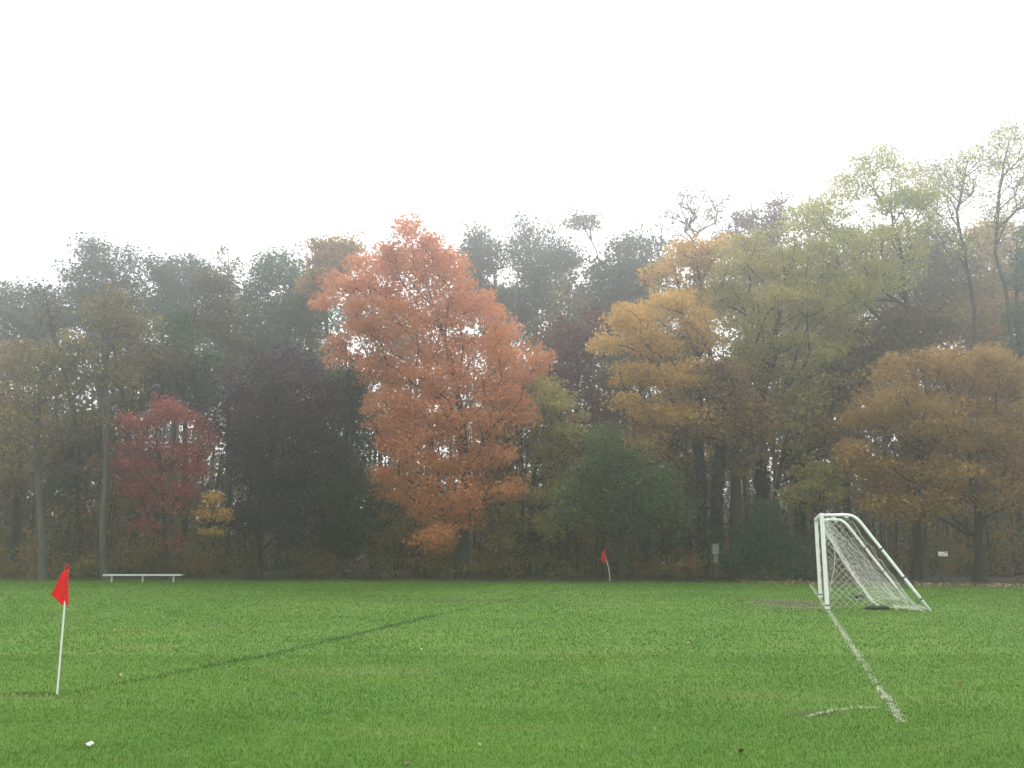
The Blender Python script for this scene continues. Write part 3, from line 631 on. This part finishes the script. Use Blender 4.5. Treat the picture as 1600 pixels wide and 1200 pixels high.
for k in range(210):                                    # tall saplings and thicket deeper in
    x = rng.uniform(-44, 44); e = float(edge_y(x)); Yk = max(e+4.5, 44)+rng.uniform(0, 1)*17
    g0 = float(hill(x, Yk)); hgt = rng.uniform(2.5, 8.5); nC = int(4+hgt*1.7)
    if (x > 15 and Yk < 47) or (8 < x < 17 and Yk < 51): continue
    z = rng.uniform(.08, 1, nC); cc = np.stack([x+rng.normal(0, .75, nC), Yk+rng.normal(0, .75, nC), g0+z*hgt], 1)
    tone = rng.uniform(0, 1); v, l, c = leaves(cc, 36, .44, .55, .20, crnd=np.clip(tone+rng.normal(0, .15, nC), 0, 1)); Vc.append(v); Lr.append(l); Cr.append(c)
    for _ in range(2):
        x2, y2, h2 = x+rng.uniform(-3, 3), Yk+rng.uniform(-1, 4), rng.uniform(4, 11); g2 = float(hill(x2, y2)); r2 = rng.uniform(.03, .10)
        ch.append((np.array([[x2, y2, g2-.1], [x2+rng.normal(0, .12), y2, g2+h2*.5], [x2+rng.normal(0, .4), y2, g2+h2]]), np.array([r2, r2*.8, r2*.45])))
    ch.append((np.array([[x, Yk, g0-.1], [x+rng.normal(0, .2), Yk, g0+hgt*.5], [x+rng.normal(0, .4), Yk, g0+hgt*.95]]), np.array([rng.uniform(.03, .09), .03, .008])))
v = np.concatenate(Vc); ug = link('undergrowth', make_mesh('undergrowth', v, 4, np.arange(len(v)), {'leafrnd': np.concatenate(Lr), 'clumprnd': np.concatenate(Cr)}), LEAF['brush'])
tag(ug, 'low tangled brown and olive brush along the edge of the wood', 'undergrowth', kind='stuff')
v, ix = tubes(ch, lambda r: 5 if r > .025 else 3); o = link('stems', make_mesh('stems', v, 4, ix), BARK['dark'], ug); o['kind'] = 'stuff'
n = 2600; x = 10+rng.uniform(0, 1, n)*24; e = edge_y(x); yk = e+rng.normal(1.3, 1.1, n); P = np.stack([x, yk, np.full(n, .02)], 1)
n2 = 320; y2 = 6.5+rng.uniform(0, 1, n2)**.8*32; P2 = np.stack([rng.uniform(-1, 1, n2)*(.6*y2+2), y2, np.full(n2, .035)], 1)
v1, l1, c1 = leaves(P, 1, .01, .3, .10); v2, l2, c2 = leaves(P2, 1, .01, .3, .042)
v = np.concatenate([v1, v2]); o = link('fallen_leaves', make_mesh('fallen_leaves', v, 4, np.arange(len(v)), {'leafrnd': np.concatenate([l1, l2]), 'clumprnd': np.concatenate([c1, c2])}), M_FALLEN)
tag(o, 'fallen tan leaves along the field edge and dotted over the grass', 'leaves', kind='stuff')

# ------------------------------------------------------------------ things on the field
def tube_mesh(name, pts, rad, k=12, caps=True, square=False):
    pts = np.asarray(pts, float); n = len(pts); R = np.broadcast_to(rad, n)
    v, ix = tubes([(pts, R)], lambda r: k)
    me = make_mesh(name, v, 4, ix, smooth=k > 6)
    if caps:
        import bmesh
        bm = bmesh.new(); bm.from_mesh(me); bm.verts.ensure_lookup_table()
        bm.faces.new([bm.verts[j] for j in range(k)][::-1]); bm.faces.new([bm.verts[(n-1)*k+j] for j in range(k)])
        bmesh.ops.recalc_face_normals(bm, faces=bm.faces); bm.to_mesh(me); bm.free()
    return me
def box_mesh(name, lo, hi, bev=.006):
    import bmesh
    bm = bmesh.new(); bmesh.ops.create_cube(bm, size=1)
    for v_ in bm.verts: v_.co = Vector([(lo[k]+hi[k])/2+v_.co[k]*(hi[k]-lo[k]) for k in range(3)])
    if bev: bmesh.ops.bevel(bm, geom=bm.edges[:], offset=bev, segments=2, affect='EDGES', profile=.6)
    me = bpy.data.meshes.new(name); bm.to_mesh(me); bm.free(); return me

# goal, local axes: x along the goal line, y out behind it
GW, GH, GD, GT = 4.95, 2.44, 2.42, .80
rz = math.atan2(LA[1], LA[0])
goal = thing('soccer_goal', 'white metal soccer goal with sagging white net on the right', 'goal', (N0[0], N0[1], 0), None, rz)
SB = -1                     # behind the goal is local -y
pr = .053
for x in (0, GW):
    p = link('post', box_mesh('post', (x-pr, -pr, 0.0), (x+pr, pr, GH), .022), M_WHITE, goal)
    link('foot_sleeve', box_mesh('foot_sleeve', (x-pr-.006, -pr-.006, .10), (x+pr+.006, pr+.006, .135), .004), M_JOINT, p)
link('crossbar', box_mesh('crossbar', (pr+.003, -pr, GH-2*pr+.004), (GW-pr-.003, pr, GH+.002), .022), M_WHITE, goal)
def stay_pts(x):
    top = [(x, SB*(pr+.002), GH-.05), (x, SB*GT*.75, GH-.05)]
    c = np.array([x, SB*GT, GH-.05]); e = np.array([x, SB*GD, .0]); a = np.array(top[1]); d = (e-c)/np.linalg.norm(e-c); b = c+d*.24
    cv = [(1-t)**2*a+2*t*(1-t)*c+t*t*b for t in np.linspace(0, 1, 8)]
    return np.array([top[0]]+cv+list(b+(e-b)*t for t in (.25, .5, .75, 1.0)))
for x in (0.0, GW):
    P = stay_pts(x); s_ = link('side_stay', tube_mesh('side_stay', P, .038), M_WHITE, goal)
    b, e = P[8], P[-1]
    for t in (.30, .62, .86):
        q0 = b+(e-b)*(t-.008); q1 = b+(e-b)*(t+.008); link('clamp', tube_mesh('clamp', [q0, q1], .043), M_JOINT, s_)
    for t in (.35, .75):
        yy = SB*GT*t; link('net_hook', box_mesh('net_hook', (x-.03, yy-.05, GH-.125), (x+.03, yy+.05, GH-.095), .005), M_WHITE, s_)
def net(fn, nu, nv, jit=.012, r=.0036, top0=False):
    G = np.array([[fn(a/nu, b/nv) for b in range(nv+1)] for a in range(nu+1)])
    J = rng.normal(0, jit, G.shape); G = G+J
    G[..., 2] = np.maximum(G[..., 2], .02)
    chs = []
    for a in range(nu):
        for b in range(nv):
            if (a+b) % 2 == 0: chs.append(([G[a, b], G[a+1, b+1]], [r, r]))
            else: chs.append(([G[a+1, b], G[a, b+1]], [r, r]))
    chs.append((G[:, 0 if top0 else nv], np.full(nu+1, r*1.5)))
    for a in (0, nu): chs.append((G[a], np.full(nv+1, r*1.5)))
    return chs
def back(s, t):
    d = np.interp(s, [0, .10, .25, .5, 1], [2.25, 1.75, 1.35, 1.32, 1.42])
    y0 = .10; z0 = GH-.14-.06*math.sin(s*math.pi)
    sag = .10*math.sin(t*math.pi)
    y = y0+(d-y0)*t; z = z0*(1-t)-sag
    return np.array([s*(GW-.1)+.05, SB*y, max(z, .02)+(.05*abs(math.sin(s*17)) if t > .97 else 0)])
chs = net(back, 44, 26, .016)
def side(x0, sg):
    def f(s, t):
        ztop = GH-.12-.05*math.sin(s*3.1)
        h = ztop if s < .3 else ztop*(1-(s-.3)/.7)
        y = .05+s*(GD-.2)
        z = .02+(h-.02)*t
        return np.array([x0+sg*((.95*(1-t)**2)*math.sin(s*math.pi)**.8+.06*math.sin(t*math.pi)), SB*(y-.10*t*s), z])
    return f
chs += net(side(.03, 1), 24, 24, .016)
chs += net(side(GW-.03, -1), 24, 24, .016)
# slack net gathered on the ground between the sandbag and the near stay
def slack(s, t): return np.array([.05+.5*t+.15*math.sin(s*9), SB*(1.62+.75*s), .03+.10*abs(math.sin(s*11+t*5))*(1-t*.5)])
chs += net(slack, 14, 6, .02)
v, ix = tubes([(np.array(a), np.array(b)) for a, b in chs], lambda r: 3)
link('net', make_mesh('net', v, 4, ix), M_NET, goal)
# loose cord dangling by the near post
cord = [np.array([.02+.02*math.sin(t*7), SB*(.10+.16*abs(math.sin(t*3.4))), GH*.93-t*(GH*.93-.45)]) for t in np.linspace(0, 1, 22)]
link('loose_cord', tube_mesh('loose_cord', cord, .008, 5), M_NET, goal)

import bmesh
def sandbag(label, loc, rz_, L, W, H, seed):
    r = np.random.default_rng(seed)
    root = thing('sandbag', label, 'sandbag', loc, 'sandbags weighing the goal net', rz_)
    bm = bmesh.new(); bmesh.ops.create_uvsphere(bm, u_segments=32, v_segments=16, radius=1)
    for v_ in bm.verts:
        x, y, z = v_.co; f = lambda q, e: math.copysign(abs(q)**e, q)
        wr = 1+.07*math.sin(x*7+seed)+.06*math.sin(y*9+z*6+seed)+.05*math.sin(x*17+y*5)
        dip = 1-.38*math.exp(-(x/.22)**2)
        v_.co = Vector((f(x, .75)*L/2, f(y, .7)*W/2*wr*(1-.12*math.exp(-(x/.2)**2)), max(0, H*.42+f(z, .7)*H*.5*wr*dip)))
    me = bpy.data.meshes.new('bag'); bm.to_mesh(me); bm.free()
    for p in me.polygons: p.use_smooth = True
    link('bag', me, M_BAG, root)
    link('strap', box_mesh('strap', (-.03, -W*.46, H*.60), (.03, W*.46, H*.70), .01), M_BAG, root)
    for k in (-1, 1): link('end_seam', box_mesh('end_seam', (k*L*.5-.02, -W*.22, .02), (k*L*.5+.02, W*.22, H*.45), .008), M_BAG, root)
    return root
sandbag('larger black sandbag flat on the grass at the near bottom of the net', tuple(gnd(1371, 953)), .1, .60, .30, .13, 3)
sandbag('smaller lumpy black sandbag at the far bottom of the net', tuple(gnd(1342, 935)), .3, .42, .28, .15, 8)

def corner_flag(label, pts, cloth, rp, inner):
    """pole through pts (world); cloth: list of polygons' grids"""
    base = pts[0]
    root = thing('corner_flag', label, 'corner flag', tuple(base), 'corner flags')
    link('pole', tube_mesh('pole', pts-base+np.array([0, 0, 0]), rp, 10), M_POLE, root)
    f = link('flag', cloth(base), M_RED, root)
    return root
def ribbon(rows_):
    """sheet through rows of points with a little thickness"""
    G = np.array(rows_); a, b = G.shape[:2]
    i = np.arange((a-1)*(b-1)); r_, c_ = i//(b-1), i % (b-1)
    q = np.stack([r_*b+c_, r_*b+c_+1, (r_+1)*b+c_+1, (r_+1)*b+c_], 1)
    me = make_mesh('flag', G.reshape(-1, 3), 4, q.ravel(), smooth=True)
    bm = bmesh.new(); bm.from_mesh(me); bmesh.ops.solidify(bm, geom=bm.faces[:], thickness=.003); bm.to_mesh(me); bm.free()
    for p in me.polygons: p.use_smooth = True
    return me
def limp(u0v0, u1v1, lu, lv, Y, depth, base, fold=.045, crease=.045):
    """pennant hung limp: hoist from tip (u0,v0) down to (u1,v1); free point (lu,lv); lower part folded under"""
    A_ = at(*u0v0, Y); B_ = at(*u1v1, Y); Cc = at(lu, lv, Y)
    rows_ = []
    for s in np.linspace(0, 1, 15):                       # down the hoist
        row = []
        for t in np.linspace(0, 1, 13):                   # out to the fly
            h = A_+(B_-A_)*s
            k = 1-abs(s-.72)/.72 if s < .72 else 1-.58*(s-.72)/.28
            tip = h+(Cc-(A_+(B_-A_)*.72))*k
            tip = tip+(B_-A_)*(.22*max(0, s-.72))
            p = h+(tip-h)*t
            p = p+np.array([.012*math.sin(s*8+t*3)*t, -depth*math.sin(t*math.pi*1.6)*(s**.7)+fold*math.sin(t*9+s*4)*s*t*.6 + .055*(s-.62) - t*crease*(1-abs(s-.70)/.70 if s < .70 else 1-2.0*(s-.70)/.30), -.012*math.sin(t*3.1)*s])
            row.append(p-base)
        rows_.append(row)
    return ribbon(rows_)
b0 = gnd(89, 1087); Yf = b0[1]
P = np.array([b0-[0, 0, .1]]+[at(89+(105.6-89)*t, 1087+(890-1087)*t, Yf) for t in np.linspace(0.002, 1, 8)])
corner_flag('tall white corner pole with limp red pennant in the left foreground', P,
            lambda base: limp((109, 881), (106, 944), 80.5, 928, Yf, .03, base), .0105, None)
b1 = gnd(953, 908); Y1 = b1[1]
P = np.array([b1-[0, 0, .1]]+[at(u_, v_, Y1) for u_, v_ in [(953,907.5),(952.6,900),(951.6,892),(950,884),(948,876),(945.8,867),(944.3,859)]])
corner_flag('distant bent corner pole with small red pennant before the green tree', P,
            lambda base: limp((944.6, 857), (948.5, 879), 937, 874, Y1-.03, .10, base, .05), .016, None)

# bench
bY = 38.4; pb = at(223, 908, bY); hz = at(223, 898, bY)[2]; L2 = (at(284, 900, bY)[0]-at(162, 900, bY)[0])/2
bench = thing('team_bench', 'long backless aluminium bench at the far left field edge', 'bench', (pb[0], bY, 0))
link('seat_plank', box_mesh('seat_plank', (-L2, -.13, hz-.045), (L2, .13, hz+.02), .008), M_ALU, bench)
for k in (-1, 0, 1):
    x = k*L2*.79; 
    lg = link('leg', tube_mesh('leg', [(x, -.02, -.05), (x, -.02, hz-.047)], .034, 10), M_ALU, bench)
    link('leg_bracket', box_mesh('leg_bracket', (x-.03, -.11, hz-.075), (x+.03, .11, hz-.047), .004), M_ALU, lg)

# grey box on a post
pY = 39.3
def spot(u, v): return at(u, v, pY)
px = spot(1119, 907)
bp_ = thing('post_box', 'weathered grey wooden box on a thin post at the field edge', 'box', (px[0], pY, 0))
def pbox(nm, u0, v0, u1, v1, dy0, dy1, mat, parent, bev=.006):
    a = spot(u0, v1)-[px[0], pY, 0]; b = spot(u1, v0)-[px[0], pY, 0]
    return link(nm, box_mesh(nm, (a[0], dy0, max(a[2], -.1)), (b[0], dy1, b[2]), bev), mat, parent)
link('post', box_mesh('post', (-.035, .0, -.1), (.045, .09, spot(1119, 852)[2]), .008), M_DWOOD, bp_)
bx_ = pbox('box', 1112, 851, 1121.5, 866, -.20, -.004, M_WOOD, bp_)
pbox('lid', 1111.4, 849.6, 1122.2, 850.8, -.23, .02, M_WOOD, bx_, .004)
pbox('lower_board', 1115.3, 867.5, 1121, 879.5, -.10, -.004, M_WOOD, bp_)

# small white sign on a dark post
pY = 38.6; px = spot(1473, 905)
sg = thing('white_sign', 'small white rectangular sign on a dark post beneath the rust-brown tree', 'sign', (px[0], pY, 0))
link('post', box_mesh('post', (-.04, .0, -.1), (.04, .08, spot(1473, 863)[2]), .008), M_DWOOD, sg)
pn = pbox('panel', 1466, 862, 1480, 869, -.022, -.003, M_SIGN, sg, .004)
pbox('dark_mark', 1475, 862.6, 1478.6, 864.0, -.026, -.0225, M_SMARK, pn, 0)
pbox('dark_mark', 1468, 866.6, 1474, 867.4, -.026, -.0225, M_SMARK, pn, 0)

# cut log, pale chips
lp = at(1252, 902, 40.6); lr_ = .13
log = thing('cut_log', 'dark log with pale sawn end lying left of the goal at the field edge', 'log', (lp[0], 40.6, 0), None, -.25)
ys = np.linspace(-.33, .75, 9); pts = np.array([[x, .02*math.sin(x*5), lr_*.92+.012*math.sin(x*7)] for x in ys])
link('bark', tube_mesh('bark', pts, lr_*(1+.05*np.sin(ys*9)), 14), BARK['dark'], log)
link('sawn_end', tube_mesh('sawn_end', [pts[0]+[-.022, 0, 0], pts[0]+[-.003, 0, 0]], lr_*.95, 14), M_CUT, log)
def chip(label, u, v, L, W, H, seed, name, cat, mat, grp=None):
    r = random.Random(seed); p = gnd(u, v)
    bm = bmesh.new(); bmesh.ops.create_icosphere(bm, subdivisions=3, radius=1)
    for v_ in bm.verts:
        k = 1+.22*math.sin(v_.co.x*5+seed)+.18*math.sin(v_.co.y*7+v_.co.z*4+seed*2)+r.uniform(-.06, .06)
        v_.co = Vector((v_.co.x*L/2*k, v_.co.y*W/2*k, max(0, H*.5+v_.co.z*H*.5*k)))
    me = bpy.data.meshes.new(name); bm.to_mesh(me); bm.free()
    o = link(name, me, mat, None, (p[0], p[1], .012)); o.rotation_euler = (0, 0, r.uniform(-.5, .5))
    return tag(o, label, cat, grp)
chip('pale wood offcut on the grass just left of the cut log', 1232, 906.5, .24, .16, .05, 2, 'wood_offcut', 'wood offcut', M_CUT, 'pale wood offcuts')
chip('pale wood offcut on the grass nearest the goal, right of the log end', 1251, 907.5, .18, .12, .07, 5, 'wood_offcut', 'wood offcut', M_CUT, 'pale wood offcuts')
chip('crumpled white scrap on the grass in the lower left corner', 140, 1169, .065, .05, .038, 7, 'paper_scrap', 'paper scrap', M_PAPER)

# ------------------------------------------------------------------ haze
if HAZE > 0:
    hz_ = link('haze', box_mesh('haze', (-430, -230, -1.5), (430, 430, 34), 0)); tag(hz_, 'thin grey mist over field and wood, also standing in for lens glare', 'haze', kind='stuff')  # even mist volume, added partly to stand in for lens veiling glare
    m = bpy.data.materials.new('haze_and_glare'); m.use_nodes = True; n = m.node_tree; n.nodes.clear()
    out = n.nodes.new('ShaderNodeOutputMaterial'); pv = n.nodes.new('ShaderNodeVolumePrincipled')
    pv.inputs['Color'].default_value = (.93, .96, .98, 1); pv.inputs['Density'].default_value = HAZE; pv.inputs['Anisotropy'].default_value = .82
    n.links.new(pv.outputs[0], out.inputs['Volume']); hz_.data.materials.append(m)
